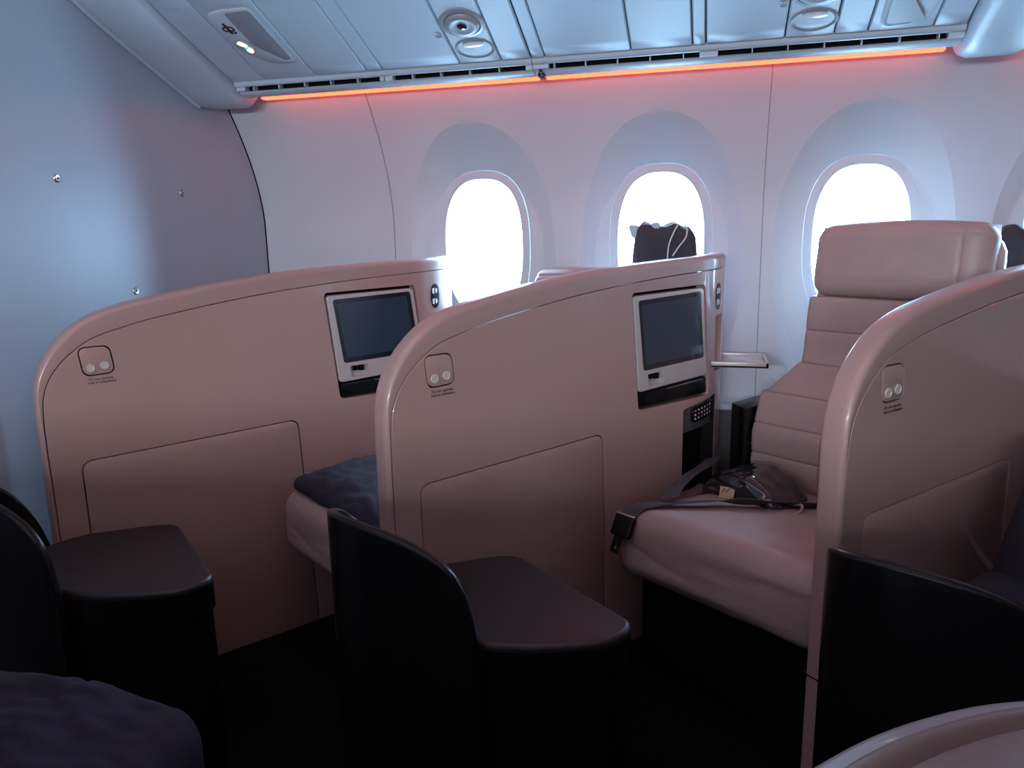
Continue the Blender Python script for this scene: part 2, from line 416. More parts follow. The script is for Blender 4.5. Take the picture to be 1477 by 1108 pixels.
# ------------------------------------------------------------------ overhead bins
def zb(y):                      # underside profile of the bins
    t = 2.20-y
    return .462+.40*t+.10*max(0, t-.30)**2*4
def sheet(x0, x1, y0, y1, off=0.0, th=.012, n=14, bm=None, bev=True):
    """panel following the bin underside; off lowers it towards the cabin"""
    if bm is None: bm = bmesh.new()
    rr = []
    for k in range(n+1):
        y = y0+(y1-y0)*k/n; z = zb(y)-off
        c = .003 if bev else 0
        e = .0025 if (k == 0 or k == n) and bev else 0
        rr.append([Vector((x0+c, y, z+e)), Vector((x1-c, y, z+e)), Vector((x1, y, z+.004)), Vector((x1, y, z+th)), Vector((x0, y, z+th)), Vector((x0, y, z+.004))])
    return loft(rr, bm, cap=True)
def binrow(x0, x1, seams, label, solids=()):
    t = thing('overhead_bin', label, 'overhead bin', ((x0+x1)/2, 2.0, E+.5), 0)
    off = ((x0+x1)/2, 2.0, E+.5)
    # bin body above
    bm = bmesh.new(); prof = [(2.205, zb(2.205)+.012), (2.0, zb(2.0)+.012), (1.80, zb(1.80)+.012), (1.74, .69), (1.62, .80), (1.60, 1.0), (1.66, 1.16), (2.205, 1.16)]
    rr = [[Vector((x, p[0], p[1])) for p in prof] for x in (x0, x1)]
    loft(rr, bm, cap=True); obj('bin_body', bm, 'blackm', t, off=off, smooth=20)
    for k in range(len(seams)-1):
        g = .0016
        bm = sheet(seams[k]+g, seams[k+1]-g, 1.835, 2.19); obj('service_panel', bm, 'bins', t, off=off, smooth=50)
    # bin door: lower lip of the bucket
    for k, (a, b) in enumerate(((x0, (x0+x1)/2), ((x0+x1)/2, x1))):
        bm = bmesh.new(); prof = [(1.822, .640), (1.79, .648), (1.74, .672), (1.66, .74), (1.60, .84), (1.58, 1.0), (1.62, 1.155), (1.65, 1.155), (1.62, 1.0), (1.64, .85), (1.70, .76), (1.80, .69)]
        loft([[Vector((x, p[0], p[1])) for p in prof] for x in (a+.002, b-.002)], bm, cap=True)
        obj('bin_door', bm, 'bins', t, off=off, smooth=50)
    # valance with the air grille slots
    bm = bmesh.new()
    prof = [(2.195, .4600), (2.199, .4555), (2.202, .4545), (2.206, .4545), (2.206, .475), (2.195, .475)]
    loft([[Vector((x, p[0], p[1])) for p in prof] for x in (x0, x1)], bm, cap=True)
    prof = [(2.226, .4460), (2.223, .4435), (2.227, .4390), (2.250, .4335), (2.262, .4325), (2.268, .4380), (2.262, .4460), (2.236, .4480)]
    loft([[Vector((x, p[0], p[1])) for p in prof] for x in (x0, x1)], bm, cap=True)
    vl = obj('valance', bm, 'bintrim', t, off=off, smooth=50)
    # slot dividers
    x = x0+.06
    while x < x1-.03:
        obj('grille_divider', box(x-.0013, x+.0013, 2.206, 2.230, .4440, .4640), 'bintrim', vl, off=off); x += .088
    for a, b in solids: obj('grille_divider', box(a, b, 2.206, 2.230, .4440, .4640), 'bintrim', vl, off=off)
    bm = box(x0, x1, 2.230, 2.236, .4470, .50); obj('grille_void', bm, 'gap', t, off=off)
    # LED strip behind the valance
    bm = box(x0+.01, x1-.01, 2.325, 2.352, .4385, .4505, .002); l = obj('mood_light_strip', bm, 'led', t, 'glowing orange strip', off=off)
    bm = box(x0, x1, 2.262, 2.375, .452, .462); obj('light_channel', bm, 'bintrim', t, off=off)
    return t, off
S1 = [-1.46, -1.348, -1.174, -1.006, -.955, -.717, -.595, -.511]
S2 = [-.471, -.234, -.073, -.039, .156, .273, .351, .499, .574]
b1, o1 = binrow(-1.46, -.511, S1, 'left overhead bin underside with lit seat belt sign, ending at the bulkhead trim', ((-1.46, -1.43), (-.975, -.935), (-.53, -.511)))
b2, o2 = binrow(-.509, .575, [-.509]+S2, 'middle overhead bin underside with reading light, between dark hook and right trim cover', ((-.509, -.465), (-.055, -.010), (.54, .575)))
b3, o3 = binrow(.74, 2.2, [.74, 1.0, 1.2, 1.5, 1.8, 2.2], 'rightmost overhead bin underside beyond the smooth trim cover')
# smooth trim covers at the bin ends
def trim_cover(x0, x1, label):
    off = ((x0+x1)/2, 2.0, E+.5)
    t = thing('bin_trim_cover', label, 'trim cover', off)
    def ring(x, d):
        pr = [(2.34, .470), (2.335, .430), (2.315, .4125), (2.28, .408)]
        for k in range(13):
            y = 2.22-.04*k; pr.append((y, zb(y)-.046))
        pr += [(1.68, zb(1.70)+.02), (1.60, .80), (1.56, .95), (1.58, 1.15)]
        top = [(1.70, 1.15), (2.10, .9), (2.33, .60)]
        return [Vector((x, p[0]+(0 if p[1] < .9 else 0), p[1]+d)) for p in pr]+[Vector((x, a, b)) for a, b in top]
    bm = bmesh.new(); w_ = x1-x0
    loft([ring(x0, .030), ring(x0+.004, .018), ring(x0+.012, .008), ring(x0+.03, .0), ring(x1-.03, .0), ring(x1-.012, .008), ring(x1-.004, .018), ring(x1, .030)], bm, cap=True)
    obj('cover', bm, 'bintrim', t, off=off, smooth=50)
    return t
tc1 = trim_cover(-1.625, -1.463, 'smooth curved trim cover joining left overhead bin to bulkhead')
bm = tube([(-1.622, y, zb(y)-.046+.012) for y in [2.235-.04*k for k in range(17)]], .009, seg=10)
obj('edge_bead', bm, 'bintrim', tc1, off=(-1.544, 2.0, E+.5))
trim_cover(.578, .738, 'smooth rounded trim cover between overhead bins near the top right corner')
# dark hook between the two bins
bm = box(-.500, -.482, 2.225, 2.262, .424, .437, .003); box(-.496, -.486, 2.222, 2.235, .430, .452, .002, bm=bm)
h = obj('latch_hook', bm, 'black'); tag(h, 'small black latch hook on valance between left and middle bins', 'latch')

def bin_frame(cx, cy):
    n = Vector((0, -.40, -1)).normalized(); u = Vector((1, 0, 0)); v = Vector((0, 1, -.40)).normalized()
    o = Vector((cx, cy, zb(cy)))
    return lambda a, b, c: o+u*a+v*b+n*c          # c = towards the cabin
def lathe_on_bin(F, prof, n=36, ex=1.0, bm=None):
    return loft([[F(r*math.cos(2*math.pi*k/n), r*ex*math.sin(2*math.pi*k/n), c) for k in range(n)] for r, c in prof], bm)
# reading light + air nozzle pairs
def psu(cx, par, off):
    F = bin_frame(cx, 2.025)
    a = obj('air_nozzle', lathe_on_bin(F, [(.062, -.002), (.062, .001), (.058, .003), (.050, .004), (.047, .001), (.046, .006), (.040, .011), (.030, .012), (.022, .009), (.014, .010), (.0135, .006), (.001, .006)], ex=.93), 'pewter', par, off=off)
    obj('nozzle_core', lathe_on_bin(F, [(.0125, .004), (.0120, .011), (.008, .014), (.0005, .014)]), 'lens', a, off=(0, 0, 0))
    # nozzle_core uses the same offset as its parent mesh
    for v in a.children[0].data.vertices: v.co -= Vector(off)
    F = bin_frame(cx+.003, 2.125)
    bm = lathe_on_bin(F, [(.056, -.002), (.056, .0015), (.052, .003), (.047, .0005), (.040, -.006), (.030, -.010), (.001, -.011)], ex=.80)
    for v in bm.verts: pass
    r = obj('reading_light', bm, 'pewter', par, off=off)
    bm = lathe_on_bin(bin_frame(cx+.003, 2.105), [(.030, .002), (.030, .004), (.024, .0045), (.001, .0045)], ex=.35)
    obj('lamp_lens', bm, 'white', r, off=off)
psu(-.655, b1, o1); psu(.215, b2, o2)
def small_tab(cx, cy, par, off):
    F = bin_frame(cx, cy)
    bm = loft([[F(p[0], p[1], c) for p in rpoly([(-.009-d, -.011-d), (.009+d, -.011-d), (.009+d, .011+d), (-.009-d, .011+d)], .006, 4)] for d, c in ((0, -.001), (0, .0012), (-.0008, .0016), (-.0012, .0012), (-.006, .0012))])
    obj('release_tab', bm, 'pewter', par, off=off)
small_tab(-.735, 2.06, b1, o1); small_tab(.140, 2.06, b2, o2)
# lit sign unit on the left bin
F = bin_frame(-1.262, 2.0)
t = b1
def signshape(d): return rpoly([(-.072-d, -.105-d), (-.030, -.118-d), (.066+d, -.118-d), (.070+d, .120+d), (-.010, .120+d), (-.072-d, .05)], [.03, .02, .02, .01, .05, .03], 6)
bm = loft([[F(p[0], p[1], c) for p in signshape(d)] for d, c in ((0, -.002), (0, .004), (-.003, .006))]); bm.faces.new(bm.verts[-len(signshape(0)):]) 
sg = obj('passenger_sign', bm, 'bintrim', t, off=o1)
bm = loft([[F(p[0], p[1], c) for p in rpoly([(-.012+d, -.112+d), (.064-d, -.112+d), (.066-d, .105-d), (.045, .105-d), (-.012+d, .03)], .012, 5)] for d, c in ((0, .0058), (.002, .0072))]); bm.faces.new(bm.verts[-30:])
obj('smoked_lens', bm, 'sign', sg, off=o1)
bm = lathe_on_bin(bin_frame(-1.262-.038, 2.0+.030), [(.026, .0055), (.0255, .0075), (.0235, .0078), (.0225, .0070), (.0005, .0070)], ex=1.35)
obj('sign_window', bm, 'pewter', sg, off=o1)
FF = bin_frame(-1.262-.038, 2.0+.030)
def blob(F, pts, c0, c1, r=.004):
    P = rpoly(pts, r, 4); bm = loft([[F(p[0], p[1], c) for p in P] for c in (c0, c1)]); bm.faces.new(bm.verts[-len(P):]); return bm
obj('lit_seat_symbol', blob(FF, [(-.016, -.020), (-.006, -.027), (.004, -.016), (.010, -.006), (.002, -.001), (-.008, -.008)], .0068, .0085), 'lit', sg, off=o1)
obj('lit_buckle_symbol', blob(FF, [(-.002, .006), (.010, .002), (.014, .014), (.010, .026), (.002, .026), (-.004, .016)], .0068, .0085), 'lit', sg, off=o1)
obj('lit_green_symbol', blob(FF, [(-.004, .000), (.010, -.005), (.008, .003), (-.002, .008)], .0068, .0088, .002), 'litg', sg, off=o1)
F2 = bin_frame(-1.262-.040, 2.0-.045)
bm = bmesh.new()
def ringb(F, cx, cy, r0, r1, c0, c1, bm):
    n = 20
    loft([[F(cx+r*math.cos(2*math.pi*k/n), cy+r*math.sin(2*math.pi*k/n), c) for k in range(n)] for r, c in ((r0, c0), (r0, c1), (r1, c1), (r1, c0))], bm)
ringb(F2, -.006, 0, .0065, .0105, .0058, .0075, bm); ringb(F2, .008, 0, .0065, .0105, .0058, .0075, bm)
for pts in ([(-.004, -.024), (.004, -.024), (.004, -.009), (-.004, -.009)], [(-.003, .009), (.005, .009), (.005, .020), (-.003, .020)], [(.008, .016), (.014, .012), (.016, .018), (.010, .022)]):
    loft([[F2(p[0], p[1], c) for p in pts] for c in (.0058, .0075)], bm, cap=True)
obj('unlit_symbol', bm, 'text', sg, off=o1)
# scooped sign unit on the middle bin
F = bin_frame(.428, 2.050)
def sc(d): return rpoly([(-.062+d, -.13+d), (.062-d, -.13+d), (.066-d, .02), (.045-d, .12-d), (-.055+d, .135-d)], [.01, .01, .05, .04, .03], 8)
n_ = len(sc(0))
rr = []
for d, c in ((0, -.002), (0, .003), (.003, .004), (.008, .001), (.022, -.003)): rr.append([F(p[0], p[1], c+(.010*max(0, -p[0]/.06) if c < .002 and c > -.002 else 0)) for p in sc(d)])
bm = loft(rr); bm.faces.new(bm.verts[-n_:]); s2 = obj('passenger_sign', bm, 'bintrim', b2, off=o2)
bm = loft([[F(p[0], p[1], c) for p in rpoly([(-.054+d, -.02+d), (-.02-d, -.02+d), (.050-d, .116-d), (-.048+d, .118-d)], .015, 6)] for d, c in ((0, -.0025), (.002, .0052))]); bm.faces.new(bm.verts[-28:])
obj('sign_hood', bm, 'pewter', s2, off=o2)
bm = tube([F(-.046+.018*t_, -.13+.11*t_, .006) for t_ in (0, .2, .4, .6, .8, 1)], .0035); obj('lit_edge', bm, 'lit', s2, off=o2)

# ------------------------------------------------------------------ seat shells
ANG = math.radians(54)
def base(k): return Vector((-.57071+.9*(k-1), 1.52365, 0))
S0, RB = .915, .34
def bend(p):
    if p.x <= S0: return p
    f = (p.x-S0)/RB; return Vector((S0+(RB-p.y)*math.sin(f), RB-(RB-p.y)*math.cos(f), p.z))
def bendbm(bm, step=.012, xmax=1.19):
    x = S0
    xs = [v.co.x for v in bm.verts]
    if max(xs) <= S0: return bm
    while x < min(xmax, max(xs)):
        if x > min(xs)+1e-4:
            bmesh.ops.bisect_plane(bm, geom=list(bm.verts)+list(bm.edges)+list(bm.faces), plane_co=(x, 0, 0), plane_no=(1, 0, 0), dist=1e-6)
        x += step
    for v in bm.verts: v.co = bend(v.co)
    return bm
SEND = 1.14
T = .052
Opts = [(-.140, -E), (-.140, -.9), (-.140, -.6), (-.140, -.46), (-.1385, -.39), (-.132, -.335), (-.113, -.286), (-.075, -.236), (-.020, -.193), (.05, -.166), (.13, -.149), (.30, -.123), (.48, -.1035), (.72, -.090), (.97, -.0815), (SEND, -.079)]
Ipts = [(-.1285, -E), (-.1285, -.9), (-.1285, -.6), (-.1285, -.47), (-.126, -.41), (-.120, -.365), (-.100, -.320), (-.062, -.277), (-.004, -.238), (.065, -.2175), (.14, -.2005), (.305, -.1745), (.485, -.1525), (.72, -.134), (.97, -.122), (SEND, -.118)]
O2 = catmull([Vector(p) for p in Opts], 6); I2 = catmull([Vector(p) for p in Ipts], 6)
def make_shell(label):
    t = thing('seat_shell', label, 'seat divider', base(0), ANG, None)
    # rim: sweep of a rounded section between the inner crease and the outer outline
    rr = []
    for o, i in zip(O2, I2):
        d = o-i; L = d.length; dn = d.normalized(); r = min(.016, L*.9)
        sec = [(i, .0005), (o-dn*r, -.0015)]
        for k in range(1, 6):
            a = math.pi/2*k/5; sec.append((o-dn*r+dn*r*math.sin(a), r-.0015-(r)*math.cos(a)))
        r2 = min(.012, L*.9)
        for k in range(0, 5):
            a = math.pi/2*k/4; sec.append((o-dn*r2+dn*r2*math.cos(a), T-r2+r2*math.sin(a)))
        sec.append((i, T))
        rr.append([Vector((q[0], y, q[1])) for q, y in sec])
    bm = loft(rr, cap=True); bendbm(bm); obj('rim_trim', bm, 'rim', t, 'lighter rounded edge band', smooth=45)
    # panel with pockets
    I3 = [p for p in I2]
    off = []
    for k, p in enumerate(I3):
        a = I3[max(k-1, 0)]; b = I3[min(k+1, len(I3)-1)]; tg = (b-a).normalized(); nrm = Vector((tg[1], -tg[0]))
        off.append(p+nrm*.0026)
    outl = [off[0]]+off[1:]+[Vector((SEND, -E))]
    bm = prism([(p[0], p[1]) for p in outl][::-1], .0008, T-.002, .0010, 1)
    door = rpoly([(-.058, -E-.02), (-.058, -.5445), (.508, -.5335), (.528, -E-.02)], [0, .028, .028, 0], 8)
    dgap = rpoly([(-.0612, -E-.03), (-.0612, -.5412), (.5112, -.5300), (.5312, -E-.03)], [0, .030, .030, 0], 8)
    btn = [(-.0345, -.2605), (.0335, -.2605), (.0405, -.3265), (-.0270, -.3285)]
    def grow(P, g):
        c = sum((Vector(p) for p in P), Vector((0, 0)))/len(P)
        return [Vector(p)+Vector((math.copysign(g, p[0]-c[0]), math.copysign(g, p[1]-c[1]))) for p in P]
    bay = [(.617, -.1685), (.934, -.1630), (.972, -.4960), (.650, -.4930)]
    slot = [(1.005, -.262), (1.075, -.258), (1.075, -.432), (1.005, -.430)]
    cub = [(.846, -.5225), (1.022, -.500), (1.022, -.80), (.846, -.80)]
    cuts = [prism(dgap, -.02, .012), prism(rpoly(grow(btn, .0032), .020, 6), -.02, .010), prism(rpoly(bay, .016, 6), -.02, .034),
            prism(rpoly(slot, .006, 3), -.02, .040), prism(rpoly(cub, .008, 3), -.02, .046)]
    bm = boolcut(bm, cuts); bendbm(bm); pn = obj('panel', bm, 'shell', t, smooth=30)
    # door leaf
    bm = prism(door, .0010, .0115, .0012, 2); obj('storage_door', bm, 'shell', t)
    bm = prism([(p[0]*.999, p[1]) for p in dgap], .0114, .0122); obj('door_gap', bm, 'gap', t, 'thin dark line around the door')
    # control plate
    bm = prism(rpoly(btn, .018, 8), .0006, .008, .0010, 2); cp = obj('control_plate', bm, 'shell', t)
    bm = prism(rpoly(grow(btn, .0031), .020, 8), .0070, .0085); obj('plate_gap', bm, 'gap', cp, 'dark line around the plate')
    for bx, bz in ((-.0115, -.3110), (.0200, -.3080)):
        bm = bmesh.new(); n = 24
        loft([[Vector((bx+r*math.cos(2*math.pi*k/n), y, bz+r*math.sin(2*math.pi*k/n))) for k in range(n)] for r, y in ((.0100, .001), (.0100, -.0012), (.0092, -.0020), (.0076, -.0020), (.0070, -.0010), (.0005, -.0008))], bm)
        bb = obj('button', bm, 'button', cp)
        bm = box(bx-.004, bx+.004, -.0014, -.0008, bz-.0006, bz+.0006); box(bx-.0006, bx+.0006, -.0014, -.0008, bz-.003, bz+.003, bm=bm)
    bm = text_bm('Do not operate', .0088, .008, -.3420, .0006, -.05); obj('caption', bm, 'text', t, 'small dark print', smooth=0)
    bm = text_bm('seat in turbulence', .0088, .010, -.3505, .0006, -.05); obj('caption', bm, 'text', t, 'small dark print', smooth=0)
    # monitor
    bz = rpoly([(.6265, -.1780), (.927, -.1725), (.9585, -.4330), (.6520, -.4430)], .014, 6)
    bm = prism(bz, .0015, .030, .004, 3)
    scr = [(.6450, -.1905), (.9145, -.1825), (.9400, -.3790), (.6700, -.3850)]
    cr = [(.6880, -.3960), (.7500, -.3945), (.7560, -.4290), (.6940, -.4310)]
    bm = boolcut(bm, [prism(rpoly(scr, .010, 5), -.02, .006), prism(rpoly(cr, .003, 3), -.02, .016)])
    mo = obj('monitor', bm, 'bezel', t, 'silver-grey monitor surround', smooth=30)
    bm = prism(rpoly(scr, .010, 5), .0035, .0062, .0006, 1); so = obj('screen', bm, 'screen', mo, 'black glass screen, switched off')
    g = [(.6590, -.2035), (.9010, -.1965), (.9235, -.3640), (.6820, -.3700)]
    bm = prism(g, .0031, .0036); obj('display', bm, 'display', so, 'dark blue-grey display area')
    bm = box(.702, .716, .004, .015, -.412, -.398, .001); box(.722, .738, .004, .015, -.414, -.398, .001, bm=bm); obj('card_slot', bm, 'gap', mo, 'two dark notches')
    # bay back and lower tray
    bm = prism(rpoly([(p[0], p[1]) for p in bay], .016, 6), .0335, .0345); obj('bay_liner', bm, 'gap', t)
    tr = rpoly([(.6560, -.4490), (.9610, -.4390), (.9670, -.4900), (.6600, -.4880)], .008, 5)
    bm = prism(tr, .010, .030, .003, 2); tt = obj('folding_table_edge', bm, 'black', t, 'glossy black strip under the monitor')
    bm = prism(rpoly([(.690, -.456), (.770, -.4545), (.772, -.482), (.692, -.483)], .004, 4), .0085, .011, .001, 1); obj('latch', bm, 'blackm', tt)
    bm = tube([(.775, .0095, -.4510), (.86, .0095, -.4485), (.945, .0095, -.4455)], .0012); obj('silver_line', bm, 'chrome', tt, 'thin silver line')
    # speaker badge on the curved end
    bm = prism(ellipse(1.021, -.205, .0215, .0400, 32, ex=2.3), -.0006, .004, .0006, 1); bendbm(bm, .006); sp = obj('speaker_badge', bm, 'black', t, 'black oval badge with two white symbols')
    for cz in (-.188, -.222):
        for P in (rpoly([(1.006, cz-.008), (1.015, cz-.010), (1.017, cz+.010), (1.006, cz+.008)], .003, 3), rpoly([(1.022, cz-.009), (1.030, cz-.006), (1.032, cz+.006), (1.022, cz+.009)], .003, 3)):
            bm = prism(P, -.0012, .001); bendbm(bm, .006); obj('badge_symbol', bm, 'icon', sp)
    # slot liner
    bm = prism([(1.006, -.260), (1.074, -.260), (1.074, -.431), (1.006, -.429)], .036, .0395); bendbm(bm); obj('slot_liner', bm, 'rim', t, 'grey recess')
    # cubby liner and remote
    bm = prism([(.848, -.525), (1.020, -.503), (1.020, -.798), (.848, -.798)], .042, .0455); prism([(1.0185, -.504), (1.0215, -.502), (1.0215, -.798), (1.0185, -.798)], .0015, .0450, bm=bm); bendbm(bm); obj('cubby_liner', bm, 'blackm', t, 'black recess')
    fr_o = [(.851, -.527), (1.017, -.506), (1.017, -.592), (.851, -.600)]
    bm = prism(rpoly(fr_o, .012, 5), .012, .020, .002, 2); bendbm(bm); hd = obj('handset_holder', bm, 'dado', t, 'dark grey handset holder')
    rem = [(.893, -.5300), (.998, -.5170), (1.000, -.5640), (.897, -.5750)]
    bm = prism(rpoly(rem, .016, 6), .004, .012, .003, 3); bendbm(bm); rm = obj('handset', bm, 'black', hd, 'black remote with small keys')
    random.seed(3)
    for i in range(6):
        for j in range(3):
            x = .907+.016*i; z = -.537-.012*j+.0018*i
            bm = prism(ellipse(x, z, .0042, .0034, 8), .0028, .0045); bendbm(bm); obj('key', bm, 'red' if (i*3+j) % 4 == 0 else 'key', rm)
    # cocktail tray
    w2 = Matrix.Rotation(-ANG, 3, 'Z')
    def trayloc(bm):      # tray axes follow the cabin; convert to shell coordinates
        for v in bm.verts:
            q = Vector((v.co.x+.045, v.co.y+2.315, 0))-Vector((base(1).x, base(1).y, 0)); q = w2 @ q; v.co = Vector((q.x, q.y, v.co.z))
        return bm
    bm = box(-.045, .120, .0, .185, -.4140, -.4060, .002)
    tb = obj('cocktail_tray', trayloc(bm), 'bezel', t, 'small pull-out tray with raised lip')
    bm = box(-.045, .120, .0, .010, -.4140, -.3960, .002); box(-.045, .120, .175, .185, -.4140, -.3960, .002, bm=bm); box(.110, .120, .0, .185, -.4140, -.3960, .002, bm=bm)
    obj('tray_lip', trayloc(bm), 'bezel', tb)
    bm = box(.004, .108, .012, .172, -.4058, -.4045, .0004); obj('tray_napkin', trayloc(bm), 'white', tb, 'white mat on the tray')
    # kick panel joint low on the near edge
    bm = prism([(-.1412, -.868), (.04, -.884), (.04, -.8865), (-.1412, -.8705)], -.0022, .06); obj('kick_joint', bm, 'gap', t, 'thin dark joint line')
    return t
sh0 = make_shell('leftmost cream seat divider with monitor, standing beside the grey bulkhead')
shells = [sh0]
for k, lb in ((1, 'middle cream seat divider with monitor and pull-out tray, left of the empty seat'), (2, 'rightmost cream seat divider cut off by the photo edge, right of the empty seat')):
    c = copy_tree(sh0); c.location = base(k); c['label'] = lb; shells.append(c)
    if k == 2: c.rotation_euler.z = math.radians(48)
for s in shells: s['group'] = 'dividers between the window seats'
# only the middle divider has its tray pulled out
for s in (shells[0], shells[2]):
    for ch in list(s.children):
        if ch.name.startswith('cocktail_tray'):
            for g in list(ch.children): bpy.data.objects.remove(g)
            bpy.data.objects.remove(ch)

# ------------------------------------------------------------------ window seats (local: x along seat, y = -b, z)
def sprof(z):   # front face of the backrest along the seat axis
    pts = [(-.86, 1.10), (-.80, 1.065), (-.70, 1.035), (-.60, 1.035), (-.50, 1.070), (-.42, 1.115), (-.36, 1.140), (-.2, 1.155), (.01, 1.175)]
    for (z0, a), (z1, b) in zip(pts, pts[1:]):
        if z <= z1:
            t = max(0, (z-z0)/(z1-z0)); t = t*t*(3-2*t)*.5+t*.5; return a+(b-a)*t
    return pts[-1][1]
def nz3(p, s): return noise.noise(Vector(p)*s)
def make_seat(label, ds=0.0, dz=0.0, tilt=0.0):
    t = thing('passenger_seat', label, 'seat', base(0), ANG)
    # cushion
    def fc(p):
        s, y, z = p
        u = (s-.46)/.70
        top = (z+.79)/.09
        if z > -.80: z -= .085*max(0, u-.04)*(min(1, (z+.80)/.08))
        z += .012*math.sin(math.pi*min(1, max(0, (-y-.08)/.57)))*max(0, top)
        # fold wrinkles on the front face
        k = .004*nz3((s*3, y*1.2, z*6), 4)+.002*nz3((s, y*.6, z*2.5), 22)
        fold = math.exp(-((z+.775+.05*math.sin((-y-.1)*5.5))/.007)**2)*math.exp(-((-y-.22)/.13)**2)
        if s < .62: s += .003*fold
        return Vector((s+k*.8, y, z+k*.7))
    bm = rbox(.462, 1.16, -.655, -.083, -.885, -.700, .055, (40, 64, 30), fc)
    cu = obj('seat_cushion', bm, 'leather', t, smooth=60)
    # stitched side seam near the outer front corner
    pts = [(.4645, -.582, -.845), (.4610, -.580, -.82), (.4610, -.572, -.785), (.468, -.560, -.752), (.485, -.548, -.728), (.52, -.536, -.712)]
    for dy in (0, -.014):
        bm = tube([fc(Vector((p[0]+.0012, p[1]+dy, p[2]))) for p in catmull([Vector(q) for q in pts], 5)], .0012, seg=6); obj('stitching', bm, 'rim', cu)
    bm = box(.56, 1.20, -.645, -.092, -E, -.872, .02); obj('seat_base', bm, 'blackm', t)
    # backrest pads
    th = .10
    def fb(z_ref=None):
        def f(p):
            x, y, z = p
            k = .003*nz3((y*2, z*2, x), 6)
            s = sprof(z)+x+k
            return Vector((s, y, z))
        return f
    def pad(name, y0, y1, z0, z1, r=.018, dy=None, n=(8, 36, 12), bulge=.012, thk=th):
        r = min(r, .008); bulge *= .5
        f0 = fb()
        zc, zh = (z0+z1)/2, (z1-z0)/2
        def f(p):
            u = (p.z-zc)/zh; q = f0(p)
            if p.x < thk*.4: q.x -= bulge*(1-u*u)*.5
            if dy: q.y += dy(p.z)*max(0, min(1, (p.y-(y0+y1)/2)/((y1-y0)/2)))
            return q
        return obj(name, rbox(0, thk, y0, y1, z0, z1, r, n, f), 'leather', back, smooth=60)
    rr = []
    for k in range(24):
        z = -.85+(.84)*k/23; s = sprof(z); l = -.105 if z < -.52 else -.105-.085*min(1, (z+.52)/.12)
        ins = .015
        rr.append([Vector((s+.03, l-ins, z)), Vector((s+.03, -.645+ins, z)), Vector((s+.115, -.645+ins, z)), Vector((s+.125, l-ins, z))])
    bm = loft(rr, cap=True); back = obj('backrest', bm, 'leather', t, smooth=40)
    left = lambda z: 0 if z > -.40 else min(.095, .095*(-.40-z)/.12)
    G = .0006
    # headrest
    def fh(p):
        x, y, z = p; s = sprof(z)+x
        # seam near the outer side and along the top
        if x < .04:
            d1 = abs(y+.588); d2 = abs(z+.020)
            if z < -.01: s += .0045*math.exp(-(d1/.004)**2)
            s += .0030*math.exp(-(d2/.004)**2)
            s += .0035*nz3((y*1.3, z*1.3, 0), 9)
            uu = (y+.42)/.23; s -= .012*(1-uu*uu) if abs(uu) < 1 else 0
        top = max(0, (z+.10)/.10)
        if z < -.14:       # squarer lower corners
            k = (-.14-z)/.0635; s = s*(1-k)+(sprof(z)+max(x, -.004+.9*(x+.004)))*k
            c2 = min(1, abs(y+.42)/.228)
        z2 = z-.020*max(0, (-.40-y)/-.24)*0-.012*((y+.42)/.23)**2*top
        return Vector((s, y, z2))
    obj('headrest', rbox(-.004, .105, -.648, -.192, -.2035, .006, .045, (10, 90, 60), fh), 'leather', back, smooth=60)
    pad('back_pad', -.648, -.196, -.301, -.2020, .012)
    pad('back_pad', -.648, -.196, -.395, -.297, .012)
    pad('lumbar_pad', -.648, -.120, -.485, -.391, .014, dy=lambda z: -.07*max(0, (z+.482)/.088) if z > -.482 else 0, bulge=.014)
    for z0, z1 in ((-.575, -.4815), (-.665, -.571), (-.755, -.661)):
        pad('lumbar_pad', -.322, -.104, z0, z1, .014, n=(8, 22, 12), bulge=.014)
    pad('lumbar_pad', -.322, -.112, -.850, -.751, .030, n=(8, 22, 12), bulge=.014)
    pad('side_bolster', -.648, -.3205, -.850, -.4815, .020, n=(8, 28, 36), bulge=.006)
    # hard back shell
    rr = []
    for k in range(24):
        z = -.85+(.835)*(1-(1-k/23)**1.5); s = sprof(z); q = .075*max(0, (z+.10)/.085)**3
        rr.append([Vector((s+.100, -.150-q-(.045 if z > -.45 else 0), z)), Vector((s+.128, -.195-q, z)), Vector((s+.145-q*.3, -.26-q, z)), Vector((s+.145-q*.3, -.58+q, z)), Vector((s+.128, -.642+q, z)), Vector((s+.108, -.654+q, z)), Vector((s+.095, -.654+q, z)), Vector((s+.095, -.192-q, z))])
    obj('back_cover', loft(rr, cap=True), 'bezel', t, 'pale hard cover behind the backrest', smooth=50)
    # armrest between shell and backrest
    ol = rpoly([(.985, -.106), (1.045, -.024), (1.25, -.024), (1.25, -.098), (1.02, -.106)], [.012, .01, .01, .01, .02], 4)
    ol = [(p[0], p[1]) for p in rpoly([(1.005, -.098), (1.050, -.020), (1.212, -.020), (1.212, -.098)], .010, 4)]
    bm = prism_z(ol, -E+.02, -.530, .008, 3); am = obj('armrest', bm, 'black', t, 'black armrest')
    bm = tube([(1.035, -.0995, -.640), (1.16, -.0995, -.640)], .0022); obj('armrest_strip', bm, 'chrome', am, 'thin silver strip')
    bm = tube([(1.00, -.0995, -.735), (1.10, -.0995, -.715)], .0022); obj('armrest_strip', bm, 'chrome', am, 'thin silver strip')
    return t
seatA = make_seat('empty cream leather seat with tall horizontally stitched backrest, under the third window')
seatA.location = base(1)
seatB = copy_tree(seatA); seatB.location = base(0)
seatB['label'] = 'cream leather seat behind the middle divider, front corner below a navy pillow'
for ch in seatB.children:
    if ch.name.startswith('seat_cushion'): ch.location = (-.064, 0, 0)
    if ch.name.startswith(('backrest', 'back_cover')):
        ch.location = (.085, 0, -.118)

